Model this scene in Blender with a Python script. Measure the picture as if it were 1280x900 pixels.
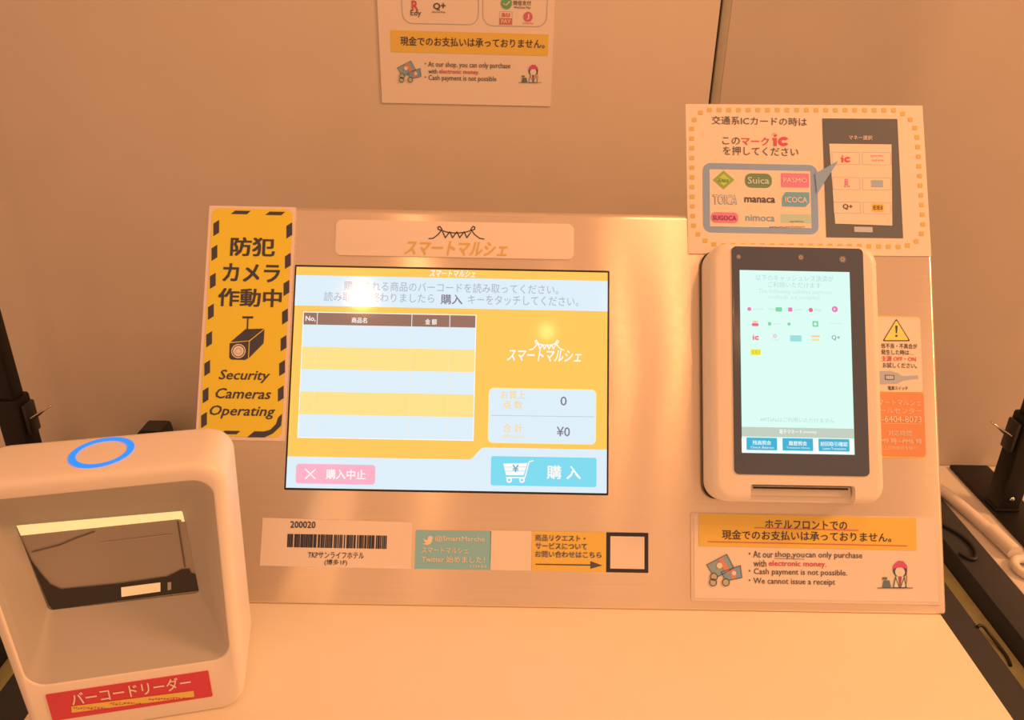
import bpy, bmesh, math, random
from mathutils import Vector, Matrix
random.seed(7)
for o in list(bpy.data.objects): bpy.data.objects.remove(o)
scene = bpy.context.scene
COL = scene.collection

# ------------------------------------------------------------------ camera
F_PX = 971.74
PITCH, YAW, ROLL = 0.43484, 0.00672, 0.02137
CAM = Vector((0.39967, -0.56782, 0.52309))
TILT = 0.54059                                  # backward tilt of the console face
def cam_axes():
    cy, sy, cp, sp = math.cos(YAW), math.sin(YAW), math.cos(PITCH), math.sin(PITCH)
    fwd = Vector((sy*cp, cy*cp, -sp)); right = Vector((cy, -sy, 0)); up = right.cross(fwd)
    cr, sr = math.cos(ROLL), math.sin(ROLL)
    return cr*right + sr*up, -sr*right + cr*up, fwd
AX, AY, AZ = cam_axes()
cd = bpy.data.cameras.new('camera'); cam = bpy.data.objects.new('camera', cd); COL.objects.link(cam)
cd.sensor_width = 36; cd.lens = F_PX/1280*36; cd.clip_start = 0.02
M = Matrix((AX, AY, -AZ)).transposed().to_4x4(); M.translation = CAM
cam.matrix_world = M
scene.camera = cam

# ------------------------------------------------------------------ world, lamps, exposure
LAMP = (1.0, 0.42, 0.15)                        # warm hotel lamps
w = bpy.data.worlds.new('world'); scene.world = w; w.use_nodes = True
bgn = w.node_tree.nodes['Background']
bgn.inputs[0].default_value = (1.0, 0.44, 0.20, 1); bgn.inputs[1].default_value = 0.74
def area(name, loc, aim, size, power, color=LAMP):
    l = bpy.data.lights.new(name, 'AREA'); l.shape = 'DISK'; l.size = size; l.energy = power; l.color = color
    o = bpy.data.objects.new(name, l); COL.objects.link(o); o.location = loc
    o.rotation_euler = (Vector(aim)-Vector(loc)).to_track_quat('-Z', 'Y').to_euler()
    return o
def bulb(name, loc, power, radius=0.04, color=LAMP):
    l = bpy.data.lights.new(name, 'POINT'); l.energy = power; l.shadow_soft_size = radius; l.color = color
    o = bpy.data.objects.new(name, l); COL.objects.link(o); o.location = loc
    return o
area('added_key_light', (2.5, -0.25, 1.55), (0.6, 0.05, 0.0), 0.5, 38)  # added key light, set far right so its reflection misses the steel
area('ceiling_lamp_wall', (0.85, 0.0, 1.5), (0.75, 0.44, 0.5), 0.3, 2.6)
bulb('downlight_left', (-0.155, -1.48, 1.70), 7.5, 0.042)
bulb('downlight_middle', (0.555, -1.67, 1.70), 1.0, 0.03)
bulb('downlight_right', (0.84, -1.50, 1.70), 3.6, 0.035)
bulb('downlight_far_right', (1.12, -1.45, 1.70), 3.8, 0.035)
vs = scene.view_settings
vs.view_transform = 'Standard'; vs.look = 'None'; vs.exposure = 0.0; vs.gamma = 1.0; vs.use_curve_mapping = False

# ------------------------------------------------------------------ materials
def lin(c):
    c = c/255.0
    return c/12.92 if c <= 0.04045 else ((c+0.055)/1.055)**2.4
def ink(r, g, b):
    """reflectance of an ink or plastic seen as r,g,b (0-255) under the warm lamps"""
    L = (1.0, 0.45, 0.175)
    return tuple(max(0.012, min(0.95, 0.86*lin(c)/l)) for c, l in zip((r, g, b), L))
MATS = {}
def mat(name, color, rough=0.6, metal=0.0, coat=0.0, emit=None, strength=1.0, grain=0.0, scale=200, bump=0.0, spec=0.5):
    if name in MATS: return MATS[name]
    m = bpy.data.materials.new(name); m.use_nodes = True
    nt = m.node_tree; b = nt.nodes['Principled BSDF']
    b.inputs['Base Color'].default_value = (*color, 1)
    b.inputs['Roughness'].default_value = rough; b.inputs['Metallic'].default_value = metal
    b.inputs['Coat Weight'].default_value = coat; b.inputs['Specular IOR Level'].default_value = spec
    if emit:
        b.inputs['Emission Color'].default_value = (*emit, 1); b.inputs['Emission Strength'].default_value = strength
    if grain or bump:
        tc = nt.nodes.new('ShaderNodeTexCoord'); n = nt.nodes.new('ShaderNodeTexNoise')
        n.inputs['Scale'].default_value = scale; n.inputs['Detail'].default_value = 4
        nt.links.new(tc.outputs['Object'], n.inputs['Vector'])
        if grain:
            mx = nt.nodes.new('ShaderNodeMix'); mx.data_type = 'RGBA'
            mx.inputs['A'].default_value = (*[c*(1-grain) for c in color], 1)
            mx.inputs['B'].default_value = (*[min(1, c*(1+grain)) for c in color], 1)
            nt.links.new(n.outputs['Fac'], mx.inputs['Factor']); nt.links.new(mx.outputs['Result'], b.inputs['Base Color'])
        if bump:
            bp = nt.nodes.new('ShaderNodeBump'); bp.inputs['Strength'].default_value = bump; bp.inputs['Distance'].default_value = 0.001
            nt.links.new(n.outputs['Fac'], bp.inputs['Height']); nt.links.new(bp.outputs['Normal'], b.inputs['Normal'])
    MATS[name] = m
    return m
def printed(name, r, g, b, rough=0.55): return mat('print_'+name, ink(r, g, b), rough)
def glow(name, r, g, b, s=1.0):
    return mat('screen_'+name, (0.01, 0.01, 0.01), 0.07, emit=(lin(r), lin(g), lin(b)), strength=s, spec=0.5)

WHITE_PLASTIC = mat('white_plastic', (0.86, 0.84, 0.82), 0.38, grain=0.02, scale=900)
GREY_PLASTIC = mat('grey_plastic', (0.50, 0.50, 0.49), 0.5, grain=0.04, scale=900)
BLACK_PLASTIC = mat('black_plastic', (0.02, 0.02, 0.022), 0.35)
BLACK_GLASS = mat('black_glass', (0.085, 0.12, 0.21), 0.16)
BLACK_STEEL = mat('black_powder_coat', (0.012, 0.012, 0.014), 0.5, grain=0.3, scale=500, bump=0.2, spec=0.25)
DARK_BOARD = mat('dark_speckled_board', (0.032, 0.038, 0.05), 0.75, grain=0.6, scale=1400, bump=0.3)
COUNTER = mat('white_laminate', (0.88, 0.84, 0.74), 0.42, grain=0.015, scale=60)
TABLE = mat('cream_laminate', (0.74, 0.72, 0.70), 0.5, grain=0.02, scale=60)
WALL = mat('painted_wall', (0.66, 0.63, 0.60), 0.8, grain=0.05, scale=14, bump=0.08)
PAPER = mat('paper', (0.86, 0.84, 0.84), 0.6)
FILM = mat('laminated_paper', (0.86, 0.84, 0.84), 0.28, coat=0.5)
WIRE = mat('steel_wire', (0.75, 0.72, 0.7), 0.25, metal=1.0)
CABLE_WHITE = mat('white_cable', (0.82, 0.80, 0.78), 0.45)
CABLE_BLACK = mat('black_rubber', (0.02, 0.02, 0.022), 0.5)
OAK = mat('honey_wood_strip', (0.42, 0.42, 0.22), 0.5, grain=0.35, scale=30)
FLOORM = mat('floor_vinyl', (0.3, 0.28, 0.25), 0.6, grain=0.1, scale=20)
def steel():
    m = bpy.data.materials.new('brushed_steel'); m.use_nodes = True; nt = m.node_tree; b = nt.nodes['Principled BSDF']
    b.inputs['Metallic'].default_value = 0.8; b.inputs['Roughness'].default_value = 0.26
    b.inputs['Anisotropic'].default_value = 1.0
    tg = nt.nodes.new('ShaderNodeTangent'); tg.direction_type = 'UV_MAP'; tg.uv_map = 'grain'
    nt.links.new(tg.outputs[0], b.inputs['Tangent'])
    uv = nt.nodes.new('ShaderNodeUVMap'); uv.uv_map = 'grain'
    mp = nt.nodes.new('ShaderNodeMapping'); mp.inputs['Scale'].default_value = (900, 9, 1)
    n = nt.nodes.new('ShaderNodeTexNoise'); n.inputs['Scale'].default_value = 1; n.inputs['Detail'].default_value = 3
    nt.links.new(uv.outputs[0], mp.inputs['Vector']); nt.links.new(mp.outputs[0], n.inputs['Vector'])
    mx = nt.nodes.new('ShaderNodeMix'); mx.data_type = 'RGBA'
    mx.inputs['A'].default_value = (0.84, 0.78, 0.70, 1); mx.inputs['B'].default_value = (0.98, 0.91, 0.83, 1)
    nt.links.new(n.outputs['Fac'], mx.inputs['Factor']); nt.links.new(mx.outputs['Result'], b.inputs['Base Color'])
    return m
STEEL = steel()
P_BLACK = printed('black', 72, 52, 44); P_BROWN = printed('brown', 92, 66, 52); P_YELLOW = printed('yellow', 255, 172, 34)
P_ORANGE = printed('orange', 250, 158, 52); P_RED = printed('red', 226, 70, 62); P_WHITE = PAPER
P_GREY = printed('grey', 150, 128, 118); P_LGREY = printed('light_grey', 205, 160, 125)

# ------------------------------------------------------------------ object helpers
def link(name, me, m=None, parent=None):
    o = bpy.data.objects.new(name, me); COL.objects.link(o)
    if m is not None and me is not None: me.materials.append(m)
    if parent is not None: o.parent = parent
    return o
def tag(o, label=None, cat=None, group=None, kind=None):
    for k, v in (('label', label), ('category', cat), ('group', group), ('kind', kind)):
        if v: o[k] = v
    return o
def from_bm(name, bm, m=None, parent=None, smooth=None):
    me = bpy.data.meshes.new(name); bmesh.ops.recalc_face_normals(bm, faces=bm.faces[:]); bm.to_mesh(me); bm.free()
    if smooth: shade(me, smooth)
    return link(name, me, m, parent)
def shade(me, ang=35):
    me.polygons.foreach_set('use_smooth', [True]*len(me.polygons)); me.set_sharp_from_angle(angle=math.radians(ang))

class Frame:
    """a real flat surface: origin, right, up, normal; uv() gives surface coordinates for a point of the photograph"""
    def __init__(s, O, ex, ey):
        s.O = Vector(O); s.ex = Vector(ex).normalized(); s.ey = Vector(ey).normalized(); s.n = s.ex.cross(s.ey)
    def matrix(s):
        m = Matrix((s.ex, s.ey, s.n)).transposed().to_4x4(); m.translation = s.O; return m
    def uv(s, px, py, off=0.0):
        d = AZ + (px-640)/F_PX*AX - (py-450)/F_PX*AY
        O = s.O + s.n*off
        t = (O-CAM).dot(s.n)/d.dot(s.n); p = CAM + d*t - s.O
        return p.dot(s.ex), p.dot(s.ey)
def at_y(px, py, y):
    d = AZ + (px-640)/F_PX*AX - (py-450)/F_PX*AY
    return CAM + d*((y-CAM.y)/d.y)
def at_z(px, py, z):
    d = AZ + (px-640)/F_PX*AX - (py-450)/F_PX*AY
    return CAM + d*((z-CAM.z)/d.z)

PANEL = Frame((0, 0, 0), (1, 0, 0), (0, math.sin(TILT), math.cos(TILT)))
WALLF = Frame((0, 0.445, 0), (1, 0, 0), (0, 0, 1))
class Surf:
    """prints laid on a Frame under one root object; off = height over the frame"""
    def __init__(s, fr, root, off=0.0): s.fr, s.root, s.off = fr, root, off
    def uv(s, p, w=0.0): return s.fr.uv(p[0], p[1], s.off+w)
    def polys(s, name, plist, m, w=0.0, raw=False, parent=None):
        bm = bmesh.new()
        for pts in plist:
            if not raw: pts = [s.uv(p, w) for p in pts]
            f = bm.faces.new([bm.verts.new((x, y, s.off+w)) for x, y in pts])
            if f.normal.z < 0 or sum(pts[i-1][0]*pts[i][1]-pts[i][0]*pts[i-1][1] for i in range(len(pts))) < 0: f.normal_flip()
        me = bpy.data.meshes.new(name); bm.to_mesh(me); bm.free()
        return link(name, me, m, parent or s.root)
    def rect(s, name, x0, y0, x1, y1, m, w, r=0, **k):
        """upright rectangle on the surface whose photo corners are about (x0,y0) and (x1,y1)"""
        u0, v1 = s.uv((x0, y0), w); u1, v0 = s.uv((x1, y1), w)
        return s.polys(name, [rr(u0, v0, u1, v1, r)], m, w, raw=True, **k)
    def rects(s, name, lst, m, w, r=0, **k):
        out = []
        for x0, y0, x1, y1 in lst:
            u0, v1 = s.uv((x0, y0), w); u1, v0 = s.uv((x1, y1), w); out.append(rr(u0, v0, u1, v1, r))
        return s.polys(name, out, m, w, raw=True, **k)
    def ring(s, name, x0, y0, x1, y1, m, w, r, t, **k):
        u0, v1 = s.uv((x0, y0), w); u1, v0 = s.uv((x1, y1), w)
        A = rr(u0, v0, u1, v1, r, 5); B = rr(u0+t, v0+t, u1-t, v1-t, max(r-t, 1e-4), 5)
        return s.polys(name, [[A[i-1], A[i], B[i], B[i-1]] for i in range(len(A))], m, w, raw=True, **k)
    def disc(s, name, cx, cy, r_px, m, w, inner=0, n=24, ry=None, **k):
        c = s.uv((cx, cy), w); e = s.uv((cx+r_px, cy), w); R = abs(e[0]-c[0]); Ry = R if ry is None else R*ry/r_px
        A = [(c[0]+R*math.cos(2*math.pi*i/n), c[1]+Ry*math.sin(2*math.pi*i/n)) for i in range(n)]
        if not inner: return s.polys(name, [A], m, w, raw=True, **k)
        q = inner/r_px; B = [(c[0]+(a-c[0])*q, c[1]+(b-c[1])*q) for a, b in A]
        return s.polys(name, [[A[i-1], A[i], B[i], B[i-1]] for i in range(n)], m, w, raw=True, **k)
    def lines(s, name, segs, width, m, w, **k):
        out = []
        for pts in segs:
            P = [Vector(s.uv(p, w)) for p in pts]
            for a, b in zip(P, P[1:]):
                d = (b-a); 
                if d.length < 1e-7: continue
                d.normalize(); nn = Vector((-d.y, d.x))*width/2; e = d*width*0.3
                out.append([tuple(a-nn-e), tuple(b-nn+e), tuple(b+nn+e), tuple(a+nn-e)])
        return s.polys(name, out, m, w, raw=True, **k)
    def text(s, body, xl, xr, yc, h, m, w, bold=0.0, shear=0.0, name='lettering', parent=None):
        xm = (xl+xr)/2
        u0 = s.uv((xl, yc), w)[0]; u1 = s.uv((xr, yc), w)[0]
        v1 = s.uv((xm, yc-h/2), w)[1]; v0 = s.uv((xm, yc+h/2), w)[1]
        me = text_mesh(body, bold, shear)
        xs = [v.co.x for v in me.vertices]; ys = [v.co.y for v in me.vertices]
        ax, bx, ay, by = min(xs), max(xs), min(ys), max(ys)
        for v in me.vertices:
            v.co = (u0+(v.co.x-ax)/(bx-ax)*(u1-u0), v0+(v.co.y-ay)/(by-ay)*(v1-v0), s.off+w+v.co.z)
        return link(name, me, m, parent or s.root)
    def scribble(s, name, xl, xr, yc, h, m, w, seed=1, **k):
        """print too small to read: a row of tiny strokes"""
        rnd = random.Random(seed); L = []; x = xl
        while x < xr:
            ww = rnd.uniform(.5, 1.0)*h; 
            for _ in range(2):
                y = yc+rnd.uniform(-.35, .35)*h; L.append((x, y-.09*h, x+ww*.8, y+.09*h))
            a = x+rnd.uniform(.1, .6)*ww; L.append((a, yc-.4*h, a+.16*h, yc+.4*h)); x += ww+.15*h
        return s.rects(name, L, m, w, **k)
def rr(u0, v0, u1, v1, r=0, n=5):
    if u1 < u0: u0, u1 = u1, u0
    if v1 < v0: v0, v1 = v1, v0
    if r <= 0: return [(u0, v0), (u1, v0), (u1, v1), (u0, v1)]
    r = min(r, (u1-u0)/2-1e-6, (v1-v0)/2-1e-6); out = []
    for cx, cy, a in ((u1-r, v0+r, -90), (u1-r, v1-r, 0), (u0+r, v1-r, 90), (u0+r, v0+r, 180)):
        for i in range(n+1):
            t = math.radians(a+90*i/n); out.append((cx+r*math.cos(t), cy+r*math.sin(t)))
    return out
TM = {}
def text_mesh(body, bold, shear):
    c = bpy.data.curves.new('t', 'FONT'); c.body = body; c.resolution_u = 2; c.shear = shear
    c.align_x = 'CENTER'; c.space_line = 1.0
    o = bpy.data.objects.new('t', c); COL.objects.link(o); bpy.context.view_layer.update()
    me = bpy.data.meshes.new_from_object(o.evaluated_get(bpy.context.evaluated_depsgraph_get()))
    bpy.data.objects.remove(o); bpy.data.curves.remove(c); me.materials.clear()
    if bold > .003:                       # heavier strokes: the same glyphs laid down again a hair to each side
        bm = bmesh.new(); d = bold*.8; zz = 0.0
        for dx, dy in ((0, 0), (d, d*.7), (-d, d*.7), (d, -d*.7), (-d, -d*.7)):
            k = len(bm.verts); bm.from_mesh(me); bm.verts.ensure_lookup_table()
            for v in bm.verts[k:]: v.co.x += dx; v.co.y += dy; v.co.z = zz
            zz += 3e-5
        bm.to_mesh(me); bm.free()
    me.name = 'lettering'
    return me
def root_on(name, fr, u, v, off=0.0):
    """Empty at a point of the frame; children keep frame coordinates through their parent inverse"""
    o = bpy.data.objects.new(name, None); COL.objects.link(o); o.empty_display_size = .02
    o.matrix_world = fr.matrix()
    return o
def loft(loops, cap0=True, cap1=True, close=False):
    bm = bmesh.new(); V = [[bm.verts.new(p) for p in L] for L in loops]; n = len(V[0])
    for A, B in zip(V, V[1:]):
        for i in range(n): bm.faces.new((A[i-1], A[i], B[i], B[i-1]))
    if cap0: bm.faces.new(V[0])
    if cap1: bm.faces.new(V[-1])
    return bm
def rloop(u0, v0, u1, v1, r, z, n=6): return [(x, y, z) for x, y in rr(u0, v0, u1, v1, r, n)]
def slab(name, fr_root, u0, v0, u1, v1, w0, w1, m, r=0.001, bev=0.0, smooth=40):
    n = 6; L = [rloop(u0, v0, u1, v1, r, w0, n)]
    if bev:
        for k in range(5):
            a = math.radians(90*k/4); i = bev*(1-math.cos(a)); z = w1-bev+bev*math.sin(a)
            L.append(rloop(u0+i, v0+i, u1-i, v1-i, max(r-i, 2e-4), z, n))
    else: L.append(rloop(u0, v0, u1, v1, r, w1, n))
    return from_bm(name, loft(L), m, fr_root, smooth)
def box(name, lo, hi, m, parent=None, bev=0.0, seg=3):
    bm = bmesh.new(); bmesh.ops.create_cube(bm, size=1)
    for v in bm.verts: v.co = [lo[i]+(v.co[i]+.5)*(hi[i]-lo[i]) for i in range(3)]
    if bev: bmesh.ops.bevel(bm, geom=bm.edges[:], offset=bev, segments=seg, profile=.5, affect='EDGES')
    return from_bm(name, bm, m, parent, 40 if bev else None)
def tube(name, pts, r, m, parent=None, cyc=False, res=6):
    c = bpy.data.curves.new('c', 'CURVE'); c.dimensions = '3D'; c.bevel_depth = r; c.bevel_resolution = 3; c.resolution_u = res
    c.use_fill_caps = True
    sp = c.splines.new('NURBS'); sp.points.add(len(pts)-1); sp.order_u = 3; sp.use_endpoint_u = True; sp.use_cyclic_u = cyc
    for p, q in zip(sp.points, pts): p.co = (*q, 1)
    o = bpy.data.objects.new('c', c); COL.objects.link(o); bpy.context.view_layer.update()
    me = bpy.data.meshes.new_from_object(o.evaluated_get(bpy.context.evaluated_depsgraph_get()))
    bpy.data.objects.remove(o); bpy.data.curves.remove(c); me.name = name; me.materials.clear(); shade(me, 60)
    return link(name, me, m, parent)
def empty(name, loc):
    o = bpy.data.objects.new(name, None); COL.objects.link(o); o.location = loc; o.empty_display_size = .03; return o

# ------------------------------------------------------------------ the room
FZ = -0.86
wall = empty('wall_back', (0.646, 0.445, FZ)); tag(wall, kind='structure')
def wl(x0, x1, nm='wall_panel'):
    return box(nm, (x0-0.646, 0, 0), (x1-0.646, 0.03, 2.9), WALL, wall, 0.0012, 2)
wl(-2.6, 0.6445); wl(0.6575, 3.6)
box('seam_backing', (-0.01, 0.012, 0), (0.02, 0.035, 2.9), BLACK_PLASTIC, wall)
box('joint_strip', (0.0012, -0.0008, 0), (0.0113, 0.014, 2.9), mat('joint_filler', (0.42, 0.42, 0.38), 0.8, grain=.1, scale=40), wall, 0.0008, 2)
tag(box('floor', (-2.6, -4, FZ-.03), (3.6, 0.445, FZ), FLOORM), kind='structure')

# ------------------------------------------------------------------ tables, counter, trays
def table(x0, x1, label):
    t = empty('side_table', ((x0+x1)/2, 0.02, FZ)); tag(t, label, 'table', 'cream side tables against the wall')
    cx = (x0+x1)/2
    box('tabletop', (x0-cx, -0.42, -FZ-.14), (x1-cx, .424, -FZ-.11), TABLE, t, .004)
    for sx in (x0-cx+.04, x1-cx-.08):
        for y in (-.38, .36): box('leg', (sx, y, 0), (sx+.04, y+.04, -FZ-.1405), BLACK_STEEL, t, .002, 1)
table(1.02, 1.75, 'cream side table at the right carrying the right black pole stand')
table(-0.95, -0.18, 'cream side table at the left, mostly hidden behind the barcode reader')
ctr = empty('counter', (0.42, -0.1, FZ)); tag(ctr, 'white laminate counter with square edges carrying the steel console and barcode reader', 'counter')
box('countertop', (-.397, -.45, -FZ-.03), (.397, .36, -FZ), COUNTER, ctr, .0018, 2)
box('cabinet_body', (-.39, -.44, .05), (.39, .355, -FZ-.0305), TABLE, ctr, .002, 1)
box('plinth', (-.38, -.42, 0), (.38, .35, .0495), BLACK_PLASTIC, ctr)
def tray(sgn, label):
    t = empty('cable_tray', (0.42, 0.0, FZ)); tag(t, label, 'cable tray', 'dark cable trays beside the counter')
    X = lambda a: sgn*(a-.42)
    def bx(nm, a, b, z0, z1, m, y0=-.44, y1=.43, bev=.0015):
        a, b = sorted((X(a), X(b))); return box(nm, (a, y0, z0-FZ), (b, y1, z1-FZ), m, t, bev, 2)
    bx('inner_board', .8185, .946, -.150, -.120, DARK_BOARD)
    bx('wood_strip', .9465, .9735, -.165, -.132, OAK)
    bx('outer_board', .974, 1.0185, -.150, -.106, DARK_BOARD)
    bx('support', .84, 1.01, FZ, -.1655, BLACK_STEEL)
    return t
tray(1, 'dark speckled cable tray with a honey wood strip, right of the white counter')
tray(-1, 'dark speckled cable tray with a wood strip, left of the counter behind the barcode reader')

# cords in the right tray and the white cord on the table
tag(tube('black_cable', [(.97, .31, -.1028), (.985, .285, -.1028), (1.0, .262, -.1028), (1.003, .235, -.1028), (.995, .215, -.1028), (.985, .210, -.1028), (.978, .225, -.1028)], .0026, CABLE_BLACK),
    'black cable looping out from behind the right end of the steel console', 'cable')
tag(tube('thin_cord', [(.944, .112, -.1185), (.949, .115, -.116), (.957, .107, -.125), (.961, .092, -.129), (.9615, .075, -.1295), (.958, .066, -.1297)], .0019, CABLE_BLACK),
    'short thin black cord crossing the wood strip beside the counter', 'cord')
cb = empty('white_cable', (1.04, .25, -.11)); tag(cb, 'thick white cable with connector running along the edge of the right side table', 'cable')
def rel(L, o=(1.04, .25, -.11)): return [tuple(a-b for a, b in zip(p, o)) for p in L]
tube('cord', rel([(1.00, .40, -.1015), (1.024, .365, -.1015), (1.031, .33, -.1015), (1.038, .29, -.1015), (1.042, .262, -.1015)]), .0082, CABLE_WHITE, cb)
tube('connector', rel([(1.041, .268, -.0995), (1.0435, .245, -.0995), (1.046, .222, -.0995)]), .0098, CABLE_WHITE, cb)
tube('ring', rel([(1.050+.016*math.cos(a), .198+.018*math.sin(a), -.1035) for a in [k*math.pi/5 for k in range(10)]]), .0055, CABLE_WHITE, cb, cyc=True)

ad = empty('power_adapter', (-.105, .395, -.12)); tag(ad, 'black power adapter with a chamfered top behind the barcode reader', 'adapter')
ad.location.z = -.12
bm = bmesh.new(); pr = [(-.024, 0), (.023, 0), (.023, .071), (.0205, .0825), (-.010, .0825), (-.0235, .068)]
A = [bm.verts.new((x, -.016, z)) for x, z in pr]; B = [bm.verts.new((x, .016, z)) for x, z in pr]
bm.faces.new(A); bm.faces.new(B)
for i in range(6): bm.faces.new((A[i-1], A[i], B[i], B[i-1]))
bmesh.ops.bevel(bm, geom=bm.edges[:], offset=.0012, segments=2, affect='EDGES')
from_bm('housing', bm, BLACK_PLASTIC, ad, 40)
tube('lead', [(.0, -.0155, .02), (.0, -.03, .01), (.0, -.05, .0045), (.004, -.09, .0045)], .0022, CABLE_BLACK, ad)

# telescopic pole stands
def pole(x, sgn, px0, label):
    t = empty('pole_stand', (x, .33, -.11)); tag(t, label, 'pole stand', 'telescopic black poles either side of the console')
    a, b = (-.018, .040) if sgn < 0 else (-.040, .018)
    box('base_plate', (a, -.33, 0), (b, .106, .0065), BLACK_STEEL, t, .0025, 2)
    box('foot', (-.0165, -.0165, .0067), (.0165, .0165, .012), BLACK_STEEL, t, .002, 2)
    bm = bmesh.new()
    def sq(r, z, c=.003): return [(p[0], p[1], z) for p in rr(-r, -r, r, r, c, 3)]
    from_bm('sleeve', loft([sq(.0155, .0122), sq(.0155, .148), sq(.0148, .1505), sq(.0118, .1505)]), BLACK_STEEL, t, 40); bm.free()
    from_bm('pole', loft([sq(.0115, .1506), sq(.0115, 1.45)]), BLACK_STEEL, t, 40)
    box('clamp', (sgn*.0158 if sgn > 0 else -.0225, -.011, .098), (.0225 if sgn > 0 else -.0158, .011, .142), BLACK_PLASTIC, t, .002, 2)
    s = sgn
    tube('wire_clip', [(s*.0225, -.007, .122), (s*.032, -.006, .128), (s*.046, -.005, .136), (s*.052, .0, .139), (s*.046, .005, .136), (s*.032, .006, .124), (s*.0225, .007, .117)], .0011, WIRE, t)
    bm = bmesh.new(); bmesh.ops.create_uvsphere(bm, u_segments=12, v_segments=8, radius=.0035)
    for v in bm.verts: v.co = (v.co.x, v.co.y*.5-.0157, v.co.z+.028)
    from_bm('screw', bm, WIRE, t, 50)
pole(1.091, -1, 0, 'black telescopic pole stand with wire clip on the right side table')
pole(-.247, 1, 0, 'black telescopic pole stand with wire clip at the left, behind the barcode reader')

# ------------------------------------------------------------------ the steel console
U0, U1, VH = 0.1016, 0.8216, 0.3834
con = root_on('payment_console', PANEL, 0, 0)
tag(con, 'brushed steel self-checkout console with a large touch screen, leaning back on the white counter', 'checkout console')
S = Surf(PANEL, con, 0.0)
# body: a wedge, written in frame coordinates (v up the slope, w along the normal)
ct, st = math.cos(TILT), math.sin(TILT)
def yz(y, z): return (y*st+z*ct, -y*ct+z*st)                     # world (Y,Z) -> (v,w)
prof = [(0, 0), (VH, 0), yz(VH*st+.022, VH*ct-.004), yz(.235, .002), yz(.05, .002)]
prof[0] = (0.0, 0.0)
bm = bmesh.new()
A = [bm.verts.new((U0, v, w_)) for v, w_ in prof]; B = [bm.verts.new((U1, v, w_)) for v, w_ in prof]
bm.faces.new(A); bm.faces.new(B)
for i in range(len(A)): bm.faces.new((A[i-1], A[i], B[i], B[i-1]))
bmesh.ops.bevel(bm, geom=bm.edges[:], offset=.0035, segments=4, profile=.5, affect='EDGES')
uvl = bm.loops.layers.uv.new('grain')
for f in bm.faces:
    for l in f.loops: l[uvl].uv = (l.vert.co.y + .0*l.vert.co.x - l.vert.co.z*.3, l.vert.co.x)
body = from_bm('steel_housing', bm, STEEL, con, 30)

# --- main display
du0, dv1 = 0.1887, 0.3266; du1, dv0 = 0.4987, 0.1082
W0 = .0006
disp = S.polys('display_frame', [rr(du0-.0005, dv0-.0008, du1+.0005, dv1+.0005, .001)], mat('display_edge', (.01, .01, .01), .3), .0003, raw=True)
g_yel = glow('yellow', 250, 200, 92); g_blue = glow('pale_blue', 218, 238, 250); g_row = glow('row_yellow', 255, 224, 140)
g_white = glow('white', 250, 250, 246); g_head = glow('header_brown', 150, 112, 98); g_txt = glow('grey_text', 172, 178, 192)
g_dark = glow('dark_text', 120, 120, 138); g_pink = glow('pink', 252, 176, 198); g_cyan = glow('cyan', 118, 218, 240); g_or = glow('orange_text', 250, 214, 140)
scr = S.polys('touch_screen', [rr(du0+.0012, dv0+.0012, du1-.0012, dv1-.0014)], g_yel, W0, raw=True); scr['label'] = 'glowing touch screen with a yellow and pale blue till page'
def D(w=1): return W0+.0002*w
L_, R_ = du0+.0012, du1-.0012
vy = lambda y, x=565: S.uv((x, y), D())[1]
uxp = lambda x, y=470: S.uv((x, y), D())[0]
def band(name, va, vb, m, w=1, a=L_, b=R_, r=0): return S.polys(name, [rr(a, va, b, vb, r)], m, D(w), raw=True, parent=scr)
band('header_band', vy(385.5), vy(347.5), g_blue)
# lower pale area with its stepped top edge
vl, vr = vy(570.6, 370), vy(562, 755); vb = dv0+.0012
ua, ub = S.uv((586, 575), D())[0], S.uv((605, 562), D())[0]
st_ = [(L_, vb), (R_, vb), (R_, vr)]+[(ub-(ub-ua)*t, vr+(vl-vr)*(3*t*t-2*t*t*t)) for t in [0, .2, .35, .5, .65, .8, 1]]+[(L_, vl)]
S.polys('footer_band', [st_], g_blue, D(), raw=True, parent=scr)
S.text('スマートマルシェ', 537, 594.6, 342, 8.5, g_white, D(2), .02, .25, parent=scr)
S.text('購入される商品のバーコードを読み取ってください。', 430, 698, 359.6, 12, g_txt, D(2), .004, parent=scr)
S.text('読み取りが終わりましたら', 405, 543, 371.8, 12, g_txt, D(2), .004, parent=scr)
S.text('購入', 551, 578, 374.2, 12.5, g_dark, D(2), .02, parent=scr)
S.text('キーをタッチしてください。', 585, 723, 375.8, 12, g_txt, D(2), .004, parent=scr)
# item table
tu0, tu1 = uxp(379.7, 400), uxp(594.3, 402); tv1 = vy(392.5, 480); tb = vy(548, 480)
tu0b = uxp(372, 546)
band('table_outline', tb-.0009, tv1+.0009, g_white, 2, tu0-.0009, tu1+.0009)
hv = vy(407.5, 480)
band('table_header', hv, tv1, g_head, 3, tu0, tu1)
rows = [hv+(tb-hv)*k/5 for k in range(6)]
for k in range(5): band('table_row', rows[k+1], rows[k], (g_blue, g_row)[k % 2], 3, tu0, tu1)
for x in (396.7, 514.9, 562.4):
    S.polys('table_divider', [rr(uxp(x, 400)-.0003, hv, uxp(x, 400)+.0003, tv1)], g_white, D(4), raw=True, parent=scr)
    S.polys('row_divider', [rr(uxp(x, 400)-.00015, tb, uxp(x, 400)+.00015, hv)], glow('faint_line', 245, 232, 190), D(4), raw=True, parent=scr)
S.text('No,', 382, 394.5, 398.5, 7, g_white, D(4), .02, parent=scr)
S.text('商品名', 439.5, 459, 400.3, 7, g_white, D(4), .02, parent=scr)
S.text('金 額', 531.5, 546, 402.3, 7, g_white, D(4), .02, parent=scr)
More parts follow.
